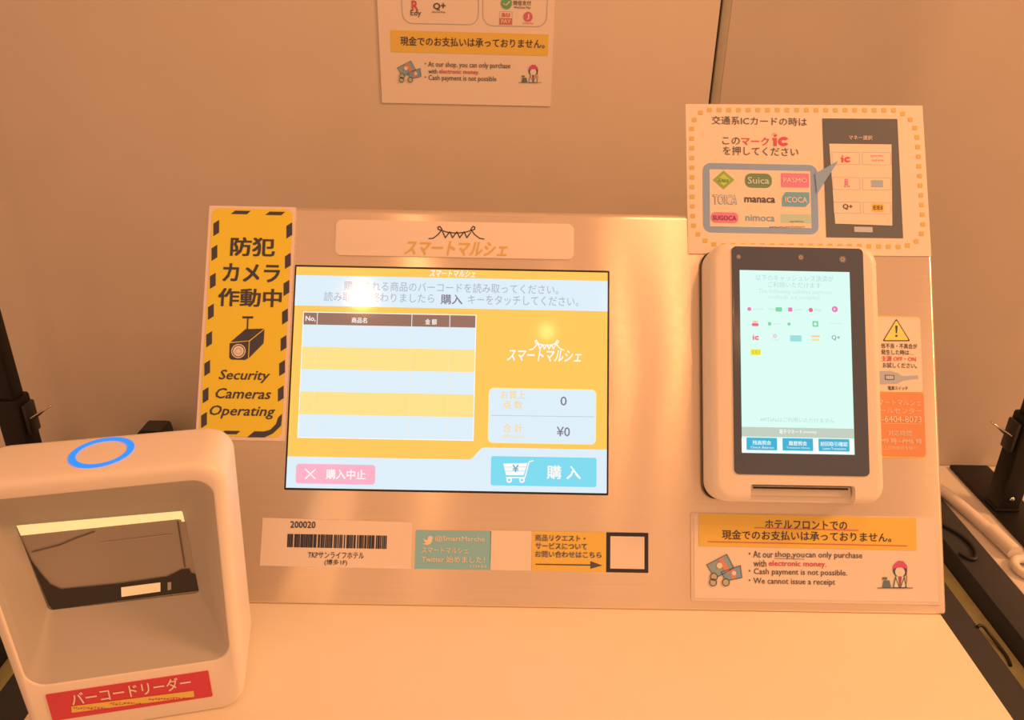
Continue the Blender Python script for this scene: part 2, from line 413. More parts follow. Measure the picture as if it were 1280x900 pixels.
def bunting(SS, pts, flags, m, w, width, parent):
    SS.lines('bunting', pts, width, m, w, parent=parent)
    if flags: SS.polys('bunting_flags', flags, m, w, parent=parent)
def bunting_px(x0, x1, y0, y1):
    X = lambda t: x0+(x1-x0)*t; Y = lambda t: y0+(y1-y0)*t
    main = [[(X(0), Y(.93)), (X(.08), Y(.9)), (X(.17), Y(.62)), (X(.24), Y(.25)), (X(.20), Y(.03)), (X(.165), Y(.08)), (X(.17), Y(.24)), (X(.23), Y(.33)),
             (X(.35), Y(.47)), (X(.5), Y(.52)), (X(.65), Y(.47)), (X(.77), Y(.33)), (X(.83), Y(.24)), (X(.835), Y(.08)), (X(.80), Y(.03)), (X(.76), Y(.25)), (X(.83), Y(.62)), (X(.92), Y(.9)), (X(1), Y(.96))]]
    for a in (.25, .38, .51, .64):
        main.append([(X(a), Y(.42)), (X(a+.05), Y(.86)), (X(a+.12), Y(.47))])
    return main
S.lines('bunting', bunting_px(662, 705, 425, 438), .0011, g_white, D(2), parent=scr)
S.text('スマートマルシェ', 634, 727, 444.5, 15, g_white, D(2), .022, .25, parent=scr)
S.rect('totals_card', 611, 484.5, 745, 556, glow('card_edge', 255, 238, 170), D(2), .005, parent=scr)
S.rect('totals_field', 612, 485.5, 744, 555, g_blue, D(3), .0045, parent=scr)
S.lines('separator', [[(614, 519.3), (743, 521)]], .0004, g_txt, D(4), parent=scr)
S.text('お買上', 626, 657, 493.6, 10, g_or, D(4), .012, parent=scr)
S.text('点 数', 628.5, 653, 505.8, 10, g_or, D(4), .012, parent=scr)
S.text('0', 700.5, 708.5, 501.3, 11.5, g_dark, D(4), .01, parent=scr)
S.text('合 計', 628.5, 653, 535, 10.5, g_or, D(4), .012, parent=scr)
S.text('(税込み)', 628, 655, 545.7, 5.5, g_or, D(4), 0, parent=scr)
S.text('¥0', 695.8, 712.5, 539.5, 12, g_dark, D(4), .01, parent=scr)
S.rect('cancel_button', 370.5, 579.5, 468.5, 606, g_pink, D(2), .003, parent=scr)
S.lines('cross_mark', [[(382, 586.5), (394, 598.5)], [(394.3, 586.5), (381.5, 598.5)]], .0011, g_white, D(3), parent=scr)
S.text('購入中止', 407.5, 457, 593, 12.5, g_white, D(3), .02, parent=scr)
S.rect('purchase_button', 614, 570, 745.5, 609, g_cyan, D(2), .002, parent=scr)
S.text('購 入', 683.5, 726, 590.5, 17, g_white, D(3), .022, parent=scr)
S.polys('cart_icon', [[(629, 579.5), (659.5, 578.8), (654.5, 594), (632.5, 594)]], g_white, D(3), parent=scr)
S.lines('cart_frame', [[(666.5, 576), (661.5, 577), (656, 597), (633, 597)]], .0011, g_white, D(3), parent=scr)
for x in (636.5, 652.5): S.disc('cart_wheel', x, 600, 3.6, g_white, D(3), 1.6, parent=scr)
S.lines('cart_grid', [[(628, 584), (658, 583.6)], [(629.5, 589), (656.5, 588.7)]], .0004, g_cyan, D(4), parent=scr)
S.text('¥', 640.5, 648.5, 585.5, 9, glow('button_text', 90, 160, 190), D(5), .012, parent=scr)

# --- name plate above the screen
u0, v1 = S.uv((420.7, 274.8)); u1, v0 = S.uv((716.5, 325))
pl = slab('name_plate', con, u0, v0, u1, v1, .0002, .0016, mat('frosted_plate', (.86, .84, .85), .35), .006, .0004)
pl['label'] = 'frosted white name plate with orange lettering'
S.lines('bunting', bunting_px(536, 605, 282.5, 299.5), .0011, P_BLACK, .0018, parent=pl)
S.text('スマートマルシェ', 506, 634.5, 310.5, 18, printed('logo_orange', 238, 148, 62), .0018, .022, .25, parent=pl)

# --- row of stickers under the screen
def sticker(name, x0, y0, x1, y1, m, label, w=.0003):
    o = S.rect(name, x0, y0, x1, y1, m, w); o['label'] = label; return o
bl = S.polys('barcode_sticker', [[(328.5, 647), (516, 652.8), (514, 711.5), (324.8, 707)]], PAPER, .0003); bl['label'] = 'cream sticker with a barcode and the number 200020'
S.text('200020', 363, 394.5, 655.8, 8.5, printed('text_dark', 58, 42, 36), .0005, .02, parent=bl)
bars = []; x = 359.5; rnd = random.Random(200020)
while x < 484:
    ww = rnd.choice((1.1, 1.1, 2.2, 3.2)); bars.append((x, 667.3+(x-359)*.0178, x+ww, 684.0+(x-359)*.0178)); x += ww+rnd.choice((1.0, 1.0, 1.4, 2.2))
S.rects('barcode_bars', bars, printed('text_dark', 58, 42, 36), .0005, parent=bl)
S.text('TKPサンライフホテル', 385, 455, 694, 8, P_BLACK, .0005, .012, parent=bl)
S.text('(博多1F)', 405.5, 434, 703.3, 8, P_BLACK, .0005, .012, parent=bl)
TEAL = printed('teal', 150, 160, 168)
bs = sticker('blue_sticker', 519.5, 662.5, 613, 712.5, TEAL, 'teal sticker with a white bird emblem and white lettering')
P_CREAM = PAPER
bird = [(529, 672.5), (531.5, 674.5), (534.5, 675), (534.8, 672), (536.3, 670), (538.5, 669.8), (540, 671), (541.6, 670.4), (540.6, 672.3), (541.8, 672), (540.5, 673.7), (540, 677), (537.5, 680.2), (534, 681.3), (530.5, 680.8), (528.2, 679.5), (531, 679), (532, 678.2), (530, 676.6), (531, 676.4), (529.2, 674.3)]
S.polys('bird_emblem', [bird[::-1]], P_CREAM, .0005, parent=bs)
S.text('@SmartMarche', 543.5, 606, 674, 8, P_CREAM, .0005, .015, parent=bs)
S.text('スマートマルシェ', 527, 585.5, 688, 7.5, P_CREAM, .0005, .012, parent=bs)
S.text('Twitter 始めました！', 527, 606, 699.2, 8.5, P_CREAM, .0005, .012, parent=bs)
S.scribble('fine_print', 587, 606, 708, 4, P_CREAM, .0005, 3, parent=bs)
sticker('code_field', 613.2, 662.8, 664.5, 713.5, PAPER, 'blank cream square sticker between the teal and orange stickers')
os_ = sticker('orange_sticker', 664.7, 664, 757.5, 715.2, P_ORANGE, 'orange sticker with a printed arrow and enquiry lettering')
for i, (t, a, b) in enumerate((('商品リクエスト・', 669, 732), ('サービスについて', 669.5, 734), ('お問い合わせはこちら', 669, 752))):
    yy = (672.5, 682.5, 693)[i]
    S.text(t, a, b, yy, 8.2, P_BLACK, .0005, .045, parent=os_, name='lettering_outline'); S.text(t, a+.4, b-.4, yy, 7.6, PAPER, .0006, -.004, parent=os_)
S.polys('arrow', [[(669.5, 704.6), (738, 705.6), (738, 701.5), (753, 706.8), (738, 711), (738, 707.2), (669.5, 706)]], P_BROWN, .0005, parent=os_)
cf = sticker('code_frame', 758, 665.3, 810.5, 716.2, printed('frame_black', 52, 34, 28), 'black-framed blank cream square sticker at the right end of the row')
S.rect('code_field', 763, 670.2, 805.5, 711.4, PAPER, .0005, parent=cf)

# --- warning sticker at the right of the terminal
ws = S.polys('warning_sticker', [rr(S.uv((1078, 396))[0], S.uv((1110, 572))[1], S.uv((1156, 560))[0], S.uv((1130, 395))[1], .004)], P_ORANGE, .0003, raw=True)
ws['label'] = 'cream and orange sticker with a yellow warning triangle, half behind the terminal'
VS = lambda y: S.uv((1130, y))[1]
ur = S.uv((1154.5, 520))[0]; ul = S.uv((1078, 500))[0]
S.polys('orange_field', [rr(ul, VS(570.5), ur+.0006, VS(491), .003)], printed('deep_orange', 240, 122, 58), .0005, raw=True, parent=ws)
S.polys('cream_field', [rr(ul, VS(490), S.uv((1151.7, 450))[0], VS(396.5), .003)], PAPER, .0006, raw=True, parent=ws)
def tri(cx, y0, y1, hw, r=2.2):
    pts = [(cx, y0), (cx+hw, y1), (cx-hw, y1)]; out = []
    for i in range(3):
        p = Vector(pts[i]); a = (Vector(pts[i-1])-p).normalized(); b = (Vector(pts[(i+1) % 3])-p).normalized()
        for t in (0, .33, .67, 1): q = p+a*r*(1-t)**2+b*r*t**2; out.append(tuple(q))
    return out
S.polys('triangle_border', [tri(1120.5, 398, 426.5, 17.5)[::-1]], P_BROWN, .0008, parent=ws)
S.polys('warning_triangle', [tri(1120.5, 400.2, 425.2, 15.3)[::-1]], printed('sign_yellow', 250, 185, 70), .0010, parent=ws)
S.polys('exclamation_mark', [[(1119.2, 407), (1122, 407), (1121.4, 416.5), (1119.8, 416.5)], [(1119.4, 418.5), (1121.9, 418.5), (1121.9, 421), (1119.4, 421)]], P_BLACK, .0012, parent=ws)
S.text('信不良・不具合が', 1101.5, 1146.5, 432.5, 6.5, P_BLACK, .0008, .012, parent=ws)
S.text('発生した時は…', 1101.5, 1142, 440.4, 6.5, P_BLACK, .0008, .012, parent=ws)
S.text('主源 OFF・ON', 1102, 1145, 448.4, 6.8, P_RED, .0008, .02, parent=ws)
S.text('お試しください。', 1103.5, 1146, 456.7, 6.8, P_BLACK, .0008, .012, parent=ws)
S.polys('switch_picture', [[(1098, 464), (1112, 463.5), (1122, 466), (1128, 470), (1147, 469.2), (1148, 473.5), (1130, 475.5), (1122, 479.5), (1098, 480.5)][::-1]], printed('switch_grey', 190, 150, 118), .0008, parent=ws)
S.rects('switch_button', [(1106, 468.5, 1118, 475)], P_BROWN, .0009, parent=ws); S.rects('switch_face', [(1107.2, 469.5, 1117, 474)], P_LGREY, .001, parent=ws)
S.text('電源スイッチ', 1110, 1135, 485.2, 5, P_BLACK, .0008, .01, parent=ws)
for t, a, b, y, h, bo in (('マートマルシェ', 1098, 1151, 503.3, 7, 0), ('ールセンター', 1100, 1152, 513.3, 7, 0), ('-6404-8073', 1102, 1152, 524, 8, .01), ('対応時間', 1110, 1139, 541.5, 7, .01), ('M9 時 ~PM6 時', 1101, 1152, 551.3, 7, .015), ('（土日祝祭日を除く）', 1103, 1148, 560, 4.5, 0)):
    S.text(t, a, b, y, h, PAPER, .0008, bo, parent=ws)
S.lines('underline', [[(1103, 529.2), (1152.5, 530)]], .0004, PAPER, .0008, parent=ws)

# ------------------------------------------------------------------ yellow security sign (taped over the left end)
sg = root_on('security_sign', PANEL, 0, 0)
tag(sg, 'tall yellow and black security camera sign at the left end of the steel console', 'sign')
Y = Surf(PANEL, sg, .0012)
slab('sheet', sg, .1008, .1538, .1868, .3852, .0004, .0012, mat('sign_sheet', (.86, .82, .84), .4), .0008)
Y.polys('yellow_field', [rr(.1043, .1572, .1836, .3826, .0065)], P_YELLOW, .0003, raw=True)
st = []
def para(cx, cy, hw=3.6, hh=10.2, sl=2.3): st.append([(cx-hw, cy+hh), (cx+hw, cy+hh-2*sl), (cx+hw, cy-hh), (cx-hw, cy-hh+2*sl)])
for c in ((270.3, 285), (268, 316), (266, 351), (263.6, 389.6), (261.4, 424), (259, 460), (257, 494), (255, 525)): para(*c)
for c in ((361.6, 288), (359.8, 326), (358, 360), (356.2, 395.6), (354.4, 429), (352.6, 460), (351, 492)): para(*c)
for cx, cy in ((301, 265.4), (344, 266.6), (288, 540.5)): st.append([(cx-12.5, cy+2), (cx+7.5, cy+2.4), (cx+12.5, cy-1.8), (cx-7, cy-2.2)])
st.append([(309, 546.5), (330.5, 546.8), (341, 542), (351.5, 532), (352.8, 517), (347.5, 522), (345, 530), (338, 537), (330, 539.3), (318, 539)][::-1])
Y.polys('stripes', st, P_BLACK, .0005)
for t, a, b, y, h in (('防犯', 288, 344, 308.5, 23.5), ('カメラ', 278.5, 350, 341, 23), ('作動中', 272.6, 352.2, 372, 23)): Y.text(t, a, b, y, h, P_BLACK, .0005, .032)
Y.text('Security', 273.5, 337.5, 470.5, 16, P_BLACK, .0005, .016, .25); Y.text('Cameras', 269.5, 339, 492, 13, P_BLACK, .0005, .016, .25); Y.text('Operating', 262, 344, 515.3, 16.5, P_BLACK, .0005, .016, .25)
Y.polys('camera_picture', [[(287, 429), (311, 426.5), (310, 448), (306, 450), (289, 449.5), (286.5, 447)][::-1], [(288, 427.6), (307, 411.3), (330, 410.8), (311.5, 425.6)][::-1], [(312.3, 426.6), (330.6, 411.8), (329.5, 429), (311.2, 447.5)][::-1],
        [(303, 395.3), (316.5, 395.3), (316.5, 398), (303, 398)][::-1]], P_BLACK, .0005)
Y.lines('camera_rod', [[(309.8, 397), (308.8, 419.5)]], .0014, P_BLACK, .0007)
Y.disc('lens_ring', 298, 438.8, 9, PAPER, .0007, 7.8); Y.disc('lens', 298, 438.8, 6.7, PAPER, .0007); Y.disc('lens_core', 298, 438.8, 4.2, P_LGREY, .0009, 3.0)

# ------------------------------------------------------------------ transit card poster (standing up behind the terminal)
tp = root_on('transit_card_poster', PANEL, 0, 0)
tag(tp, 'cream poster of transport card logos with an orange dotted border, above the payment terminal', 'poster')
T = Surf(PANEL, tp, .0010)
bmq = [T.uv(p) for p in ((857, 130), (1153, 132), (1164.3, 320.3), (860.3, 317))]
bm = loft([[(x, y, .0004) for x, y in bmq], [(x, y, .0010) for x, y in bmq]]); from_bm('sheet', bm, PAPER, tp)
path = []
def seg(a, b): path.append((a, b))
pts = [(866, 270), (865.3, 250), (864.8, 155), (872, 143), (882, 137.3), (1117, 137.6), (1131, 143), (1142, 153), (1146.3, 168), (1154.3, 286), (1150, 298), (1141, 305), (1128, 308.5), (1070, 307.5), (898, 306.5), (884, 303), (872, 292), (866.5, 281)]
cum = []; tot = 0
for a, b in zip(pts, pts[1:]+pts[:1]):
    l = math.dist(a, b); cum.append((tot, l, a, b)); tot += l
n = round(tot/12.1); dots = []
for k in range(n):
    s_ = tot*k/n
    for (c0, l, a, b) in cum:
        if c0 <= s_ < c0+l: t = (s_-c0)/l; dots.append((a[0]+(b[0]-a[0])*t, a[1]+(b[1]-a[1])*t))
T.rects('dotted_border', [(x-2.9, y-2.7, x+2.9, y+2.7) for x, y in dots], printed('dot_orange', 232, 150, 62), .0003, .0005)
T.text('交通系ICカードの時は', 889.7, 1008.7, 151.2, 10.5, P_BROWN, .0003, .004)
T.text('この', 903, 925, 176, 9, P_BROWN, .0003, .004); T.text('マーク', 926.5, 961.5, 176.4, 10, P_RED, .0003, .022)
def iclogo(SS, x0, x1, y0, y1, m, w, parent=None):
    W_, H_ = x1-x0, y1-y0; X = lambda t: x0+W_*t; Yy = lambda t: y0+H_*t
    SS.polys('ic_mark', [[(X(.0), Yy(.38)), (X(.26), Yy(.38)), (X(.26), Yy(1)), (X(.06), Yy(1)), (X(.06), Yy(.55)), (X(0), Yy(.55))][::-1]]
        + [[(X(.66+.34*math.cos(a)), Yy(.65-.36*math.sin(a))), (X(.66+.34*math.cos(b)), Yy(.65-.36*math.sin(b))), (X(.66+.13*math.cos(b)), Yy(.65-.12*math.sin(b))), (X(.66+.13*math.cos(a)), Yy(.65-.12*math.sin(a)))] for a, b in [(math.radians(35+i*29), math.radians(35+(i+1)*29)) for i in range(10)]]
        + [[(X(.08), Yy(.14)), (X(.24), Yy(.14)), (X(.24), Yy(.3)), (X(.08), Yy(.3))][::-1]], m, w, parent=parent)
iclogo(T, 965.5, 987, 166, 182.5, P_RED, .0003)
T.lines('wave_mark', [[(964, 169), (968, 166.3), (972, 169)]], .0004, P_RED, .0004)
T.text('を押してください', 903.8, 998, 189, 11, P_BROWN, .0003, .004)
P_SLATE = printed('slate', 152, 138, 134)
T.rect('speech_bubble', 878.5, 203.5, 1023.5, 293, P_SLATE, .0003, .008)
T.polys('bubble_pointer', [[(1019, 217), (1048, 200.8), (1021.5, 242)][::-1]], P_SLATE, .0012)
T.rect('bubble_field', 886.8, 211.5, 1014.3, 285.3, PAPER, .0005)
G1 = printed('lime', 165, 145, 50); G2 = printed('green', 120, 118, 62); PK = printed('pink', 240, 108, 104); BLU = printed('blue_grey', 122, 142, 142)
T.polys('green_diamond_logo', [[(904.5, 213), (918, 224.8), (904.5, 236.6), (891, 224.8)][::-1]], G1, .0007); T.polys('logo_center', [[(904.5, 217), (913, 224.8), (904.5, 232.5), (896, 224.8)][::-1]], printed('lime_light', 200, 175, 60), .0009)
T.text('Kitaca', 898.5, 911, 225, 5, G2, .0011, .01)
T.rect('green_oval_logo', 931, 216.5, 965, 235, G2, .0007, .0062); T.text('Suica', 934.5, 961.5, 225.5, 8.5, printed('oval_text', 215, 175, 120), .0009, .02)
T.rect('pink_logo', 976, 216.3, 1011.5, 234.5, PK, .0007, .0012); T.text('PASMO', 979, 1008.5, 225.3, 6, PAPER, .0009, .015)
T.text('TOICA', 891, 921.5, 249.5, 12.5, BLU, .0007, .05, name='logo_outline'); T.text('TOICA', 892, 920.5, 249.5, 11, PAPER, .0009, .006)
T.text('manaca', 930.5, 969, 250, 6.5, P_BROWN, .0007, .03)
T.polys('blue_logo', [[(982, 240), (1011.5, 240.5), (1012, 253), (1007, 258.5), (977.5, 258), (977.8, 246)][::-1]], BLU, .0007); T.text('ICOCA', 981.5, 1009, 249.8, 7, PAPER, .0009, .02)
T.rect('red_logo', 888.5, 265, 923, 279, PK, .0007, .0045); T.text('SUGOCA', 891, 920.5, 272.3, 6, printed('dark_red', 170, 50, 50), .0009, .03)
T.text('nimoca', 932, 968.5, 272.3, 8.5, BLU, .0007, .014)
T.rect('pale_green_logo', 976, 267.5, 1013.8, 278.8, printed('sage', 200, 172, 112), .0007); T.scribble('fine_print', 987, 1004, 276.8, 2, P_BROWN, .0009, 5)
T.scribble('fine_print', 962, 1006, 283.6, 2.2, P_BROWN, .0007, 6)
T.polys('phone_picture', [[(1027.8, 148), (1121.7, 148.6), (1129, 297.8), (1033, 296.6)][::-1]], printed('phone_dark', 102, 80, 60), .0003)
T.polys('phone_screen', [[(1036.5, 179.6), (1114.4, 180.5), (1115.4, 282), (1044, 279.5)][::-1]], PAPER, .0005)
T.text('マネー選択', 1061, 1090.5, 172, 5.5, PAPER, .0005, .01)
bt = []
for i, (a, b) in enumerate(((190, 205.6), (221.6, 237), (252.4, 266.7))):
    bt += [[(1040+i, a), (1074.6+i*.5, a+.3), (1074.8+i*.5, b), (1040.5+i, b-.3), (1040+i, a)], [(1078+i*.5, a+.3), (1113.8, a+.6), (1114, b+.3), (1078.5+i*.5, b), (1078+i*.5, a+.3)]]
T.lines('button_outline', bt, .0004, P_LGREY, .0007)
iclogo(T, 1051, 1064, 193, 203, P_RED, .0007)
T.scribble('fine_print', 1088, 1104, 195, 3, PK, .0007, 8); T.scribble('fine_print', 1090, 1104, 200.5, 3, PK, .0007, 9)
T.text('i', 1055.8, 1060.5, 227.5, 8, PK, .0007, .02); T.scribble('fine_print', 1055, 1062.5, 233, 2, P_BROWN, .0007, 10)
T.rect('button_icon', 1089, 225, 1104, 234, printed('icon_grey', 172, 150, 135), .0007)
T.text('Q+', 1053.5, 1066, 258.5, 7, P_BROWN, .0007, .03)
T.rect('button_icon', 1090, 254.5, 1105, 264.5, P_ORANGE, .0007); T.text('EEI', 1092, 1103, 259.5, 5, P_BROWN, .0009, .01)
T.rect('home_key', 1067.6, 283.3, 1091, 290.5, P_LGREY, .0007, .0006)

# ------------------------------------------------------------------ laminated notice under the terminal
ln = root_on('laminated_notice', PANEL, 0, 0)
tag(ln, 'laminated notice about paying with electronic money, below the payment terminal', 'notice')
N = Surf(PANEL, ln, .0012)
u0, v1 = N.uv((863.5, 641)); u1, v0 = N.uv((1177.5, 756.5))
slab('film', ln, u0, v0, u1, v1, .0004, .0010, mat('clear_film_edge', (.8, .78, .78), .15, coat=.6), .002, .0002)
pu0, pv1 = N.uv((867.5, 643.5)); pu1, pv0 = N.uv((1173, 752.5))
N.polys('paper_sheet', [rr(pu0, pv0, pu1, pv1)], FILM, .0002-.0001, raw=True)
def notice(SS, ob, jp, en, w, red, bags, girl, sc=1.0, parent=None):
    SS.polys('orange_band', [ob], P_ORANGE, w)
    for t, a, b, y, h in jp: SS.text(t, a, b, y, h, P_BLACK, w+.0002, .014)
    for t, a, b, y, h in en: SS.text(t, a, b, y, h, P_BROWN, w, .006)
    for t, a, b, y, h in red: SS.text(t, a, b, y, h, P_RED, w, .02)
    # money picture
    cx, cy, k = bags
    q = lambda x, y: (cx+x*k, cy+y*k)
    SS.polys('banknotes', [[q(-22, -7), q(3, -20), q(12, -3), q(-12, 10)][::-1]], printed('note_green', 150, 142, 110), w)
    SS.polys('banknotes', [[q(-4, 2), q(20, -6), q(22, 9), q(2, 13)][::-1]], printed('note_teal', 128, 140, 118), w+.0002)
    SS.polys('note_band', [[q(-8, -14), q(-3, -17), q(8, 0), q(2, 4)][::-1], [q(6, -2), q(11, -3.5), q(15, 10), q(9, 11)][::-1]], printed('note_red', 226, 118, 76), w+.0003)
    SS.lines('note_outline', [[q(-22, -7), q(3, -20), q(12, -3), q(-12, 10), q(-22, -7)], [q(-4, 2), q(20, -6), q(22, 9), q(2, 13), q(-4, 2)]], .0006*k, P_BROWN, w+.0004)
    SS.lines('note_detail', [[q(-17, -6), q(-2, -14)], [q(-14, 2), q(-6, -3)], [q(2, 4), q(18, -1)], [q(4, 9), q(19, 5)]], .0006*k, printed('note_red', 226, 118, 76), w+.0004)
    SS.disc('note_medallion', *q(-6, -6), 3.6*k, PAPER, w+.0005); SS.disc('note_medallion', *q(12, 3.5), 2.8*k, PAPER, w+.0005)
    for x, y in ((-13, 8), (-14, 15), (2, 15)):
        SS.disc('coin', *q(x, y), 4.6*k, printed('coin', 205, 150, 90), w+.0005); SS.disc('coin_edge', *q(x, y), 4.8*k, P_BROWN, w+.0007, 3.8*k)
    # bowing shop clerk drawing
    gx, gy, k = girl; q = lambda x, y: (gx+x*k, gy+y*k)
    SS.disc('drawn_hair', *q(0, -7), 9*k, P_BROWN, w, ry=9.5*k); SS.disc('drawn_face', *q(0, -4.5), 6.1*k, printed('skin', 248, 180, 130), w+.0002)
    SS.polys('drawn_cap', [[q(-9, -8), q(-7.5, -14), q(-2, -18.5), q(4, -18), q(8.5, -13), q(9.5, -8), q(4, -10), q(-4, -10)][::-1]], printed('cap_red', 226, 72, 78), w+.0003)
    SS.polys('drawn_uniform', [[q(-5, 1), q(5, 1), q(8, 15), q(-8, 15)][::-1]], printed('uniform', 235, 190, 160), w+.0003)
    SS.polys('drawn_apron', [[q(-2.5, 1), q(2.5, 1), q(1, 13), q(-1, 13)][::-1]], printed('apron', 190, 60, 60), w+.0004)
    SS.lines('drawn_outline', [[q(-5, 1), q(-8, 15), q(8, 15), q(5, 1)], [q(-5, 3), q(-1, 14), q(1, 14), q(5, 3)], [q(8, -3), q(8.5, 6), q(7, 14)], [q(-28, 15.5), q(16, 15.5)]], .0007*k, P_BROWN, w+.0005)
    SS.polys('drawn_register', [[q(-22, 15), q(-20.5, 6), q(-13, 6), q(-11, 15)][::-1], [q(-22, 2), q(-16, 2), q(-16, 5), q(-22, 5)][::-1]], printed('register', 112, 98, 74), w+.0003)
notice(N, [(873, 642.3), (1145.2, 647.3), (1145.8, 688.3), (873.8, 682.5)][::-1],
       [('ホテルフロントでの', 956.5, 1059, 656, 11), ('現金でのお支払いは承っておりません。', 902.5, 1114, 670, 12)],
       [('・At our', 936, 966.5, 692.8, 8.5), ('shop,you', 968.5, 1005.5, 694, 9.5), ('can only purchase', 1007, 1078, 694.8, 9.5), ('with', 942, 958, 704.2, 8.5), ('・Cash payment is not possible.', 936, 1059, 716, 9.5), ('・We cannot issue a receipt', 936, 1044, 727.7, 9.5)],
       .0004, [('electronic money.', 961, 1033, 705.5, 9)], (905.5, 713, 1.0), (1125, 719.5, 1.0))
N.lines('red_underline', [[(943, 659.6), (1073, 663)], [(885, 677), (1133.5, 682.3)]], .0007, P_RED, .0008)
N.lines('underline', [[(968.5, 698), (1005.5, 699)]], .0004, P_BROWN, .0006)

# ------------------------------------------------------------------ payment terminal
tm = root_on('payment_terminal', PANEL, 0, 0)
tag(tm, 'white cashless payment terminal with a tall black-framed glowing screen, on the right of the console', 'payment terminal')
DP = .040
K = Surf(PANEL, tm, DP)
bu0, bu1 = .5890, .7480; bv1 = K.uv((1003, 304.5))[1]; bv0 = K.uv((1010, 629.5))[1]
slab('mounting_plate', tm, bu0+.0004, bv0+.0004, bu1-.0006, bv1-.0006, .0012, .0046, BLACK_PLASTIC, .012)
L = []; r = .017; n = 8
for i, z in ((.0015, .0048), (.0003, .0065), (0, .009), (0, .022)): L.append(rloop(bu0+i, bv0+i, bu1-i, bv1-i, r-i, z, n))
for k in range(1, 7):
    a = math.radians(15*k); ins = .0075*(1-math.cos(a)); L.append(rloop(bu0+ins, bv0+ins, bu1-ins, bv1-ins, r-ins*.6, DP-.0075+.0075*math.sin(a), n))
bodyo = from_bm('terminal_body', loft(L), None, tm)
# card slot cut into the lower front
su0, sv1 = K.uv((938.5, 605.5)); su1, sv0 = K.uv((1070, 640))
cut = from_bm('cut', loft([rloop(su0, sv0, su1, sv1, .0025, .0285), rloop(su0, sv0, su1, sv1, .0025, .06)]), None, tm)
bpy.context.view_layer.update()
md = bodyo.modifiers.new('b', 'BOOLEAN'); md.object = cut; md.operation = 'DIFFERENCE'; md.solver = 'EXACT'
bpy.context.view_layer.update()
me = bpy.data.meshes.new_from_object(bodyo.evaluated_get(bpy.context.evaluated_depsgraph_get()))
bodyo.modifiers.clear(); bodyo.data = me; me.materials.clear(); me.materials.append(WHITE_PLASTIC); shade(me, 35)
bpy.data.objects.remove(cut)
slot = slab('card_slot', tm, su0+.0012, bv0+.006, su1-.0012, sv1-.0012, .0286, .0335, mat('slot_plastic', (.66, .64, .62), .5), .0015, .0006)
slab('slot_opening', tm, su0+.004, bv0+.0125, su1-.004, bv0+.0142, .0337, .0341, BLACK_PLASTIC, .0004).parent = slot
# glass
g0 = K.uv((914.3, 592.5)); g1 = K.uv((1081.8, 311.2))
gl = slab('glass_front', tm, K.uv((916, 450))[0], g0[1], K.uv((1082.3, 450))[0], g1[1], DP+.0001, DP+.0010, BLACK_GLASS, .0045, .0003)
for x, y, rr_ in ((923.3, 321, 3.0), (1001, 321.6, 3.8), (1053.3, 324.2, 4.6)):
    K.disc('sensor_lens', x, y, rr_, mat('lens_grey', (.22, .24, .3), .2), .0012, parent=gl); K.disc('lens_ring', x, y, rr_*.55, mat('lens_ring', (.5, .5, .55), .25), .0013, rr_*.3, parent=gl)
q_mint = glow('mint', 216, 252, 244)
W1 = .0013
s0 = (K.uv((926, 450), W1)[0], K.uv((1000, 567.3), W1)[1]); s1 = (K.uv((1065, 450), W1)[0], K.uv((992, 338.8), W1)[1])
ts = K.polys('terminal_screen', [rr(*s0, *s1)], q_mint, W1, raw=True); ts['label'] = 'pale mint glowing screen listing payment methods'
def kd(i=1): return W1+.0002*i
g_f1 = glow('faint', 186, 218, 210)
K.text('以下のキャッシュレス決済が', 944.5, 1042, 347.8, 7.5, g_f1, kd(), .004, parent=ts)
K.text('ご利用いただけます', 960, 1026, 356.3, 7, g_f1, kd(), .004, parent=ts)
K.text('The following cashless payment', 948, 1040, 365.3, 6.5, glow('fainter', 198, 228, 222), kd(), 0, parent=ts)
K.text('methods are accepted.', 961, 1026, 372.3, 6.5, glow('fainter', 198, 228, 222), kd(), 0, parent=ts)
t_p = glow('mark_magenta', 236, 120, 190); t_g = glow('mark_green', 120, 215, 160); t_r = glow('mark_red', 236, 110, 130); t_t = glow('mark_teal', 150, 222, 220); t_y = glow('mark_yellow', 245, 235, 60); t_o = glow('mark_orange', 250, 200, 160); t_k = glow('mark_grey', 120, 140, 140)
K.disc('brand_mark', 936.7, 386.3, 2.6, t_p, kd(), n=8, parent=ts); K.scribble('fine_print', 941.5, 953, 386.5, 2.4, g_f1, kd(), 21, parent=ts)
K.scribble('fine_print', 960.5, 968, 386.5, 2.4, g_f1, kd(), 22, parent=ts); K.rect('brand_mark', 969.5, 384, 977.5, 389.5, t_g, kd(), .0006, parent=ts)
K.rect('brand_mark', 985, 384.3, 990.5, 389.5, t_p, kd(), .0006, parent=ts); K.scribble('fine_print', 992.5, 1001, 387.2, 2.4, g_f1, kd(), 23, parent=ts)
K.disc('brand_mark', 1013.5, 387.5, 2.8, t_r, kd(), n=10, parent=ts); K.text('Pay', 1018.5, 1027, 387.8, 4, g_f1, kd(), .01, parent=ts)
K.disc('brand_mark', 1043.5, 386.5, 3.8, t_p, kd(), 1.4, parent=ts); K.text('J', 1042.6, 1044.8, 386.5, 4.5, t_p, kd(2), .02, parent=ts)
K.rect('brand_mark', 939.5, 403.8, 948.5, 407.8, t_r, kd(), .0014, parent=ts); K.rect('brand_mark', 941, 400.8, 947.5, 403.5, t_o, kd(), .0008, parent=ts)
K.rect('brand_mark', 960, 402.5, 964, 407, t_g, kd(), .0008, parent=ts); K.scribble('fine_print', 966, 975.5, 405, 2, g_f1, kd(), 24, parent=ts)
K.disc('brand_mark', 986.3, 405, 2.1, t_g, kd(), n=8, parent=ts)
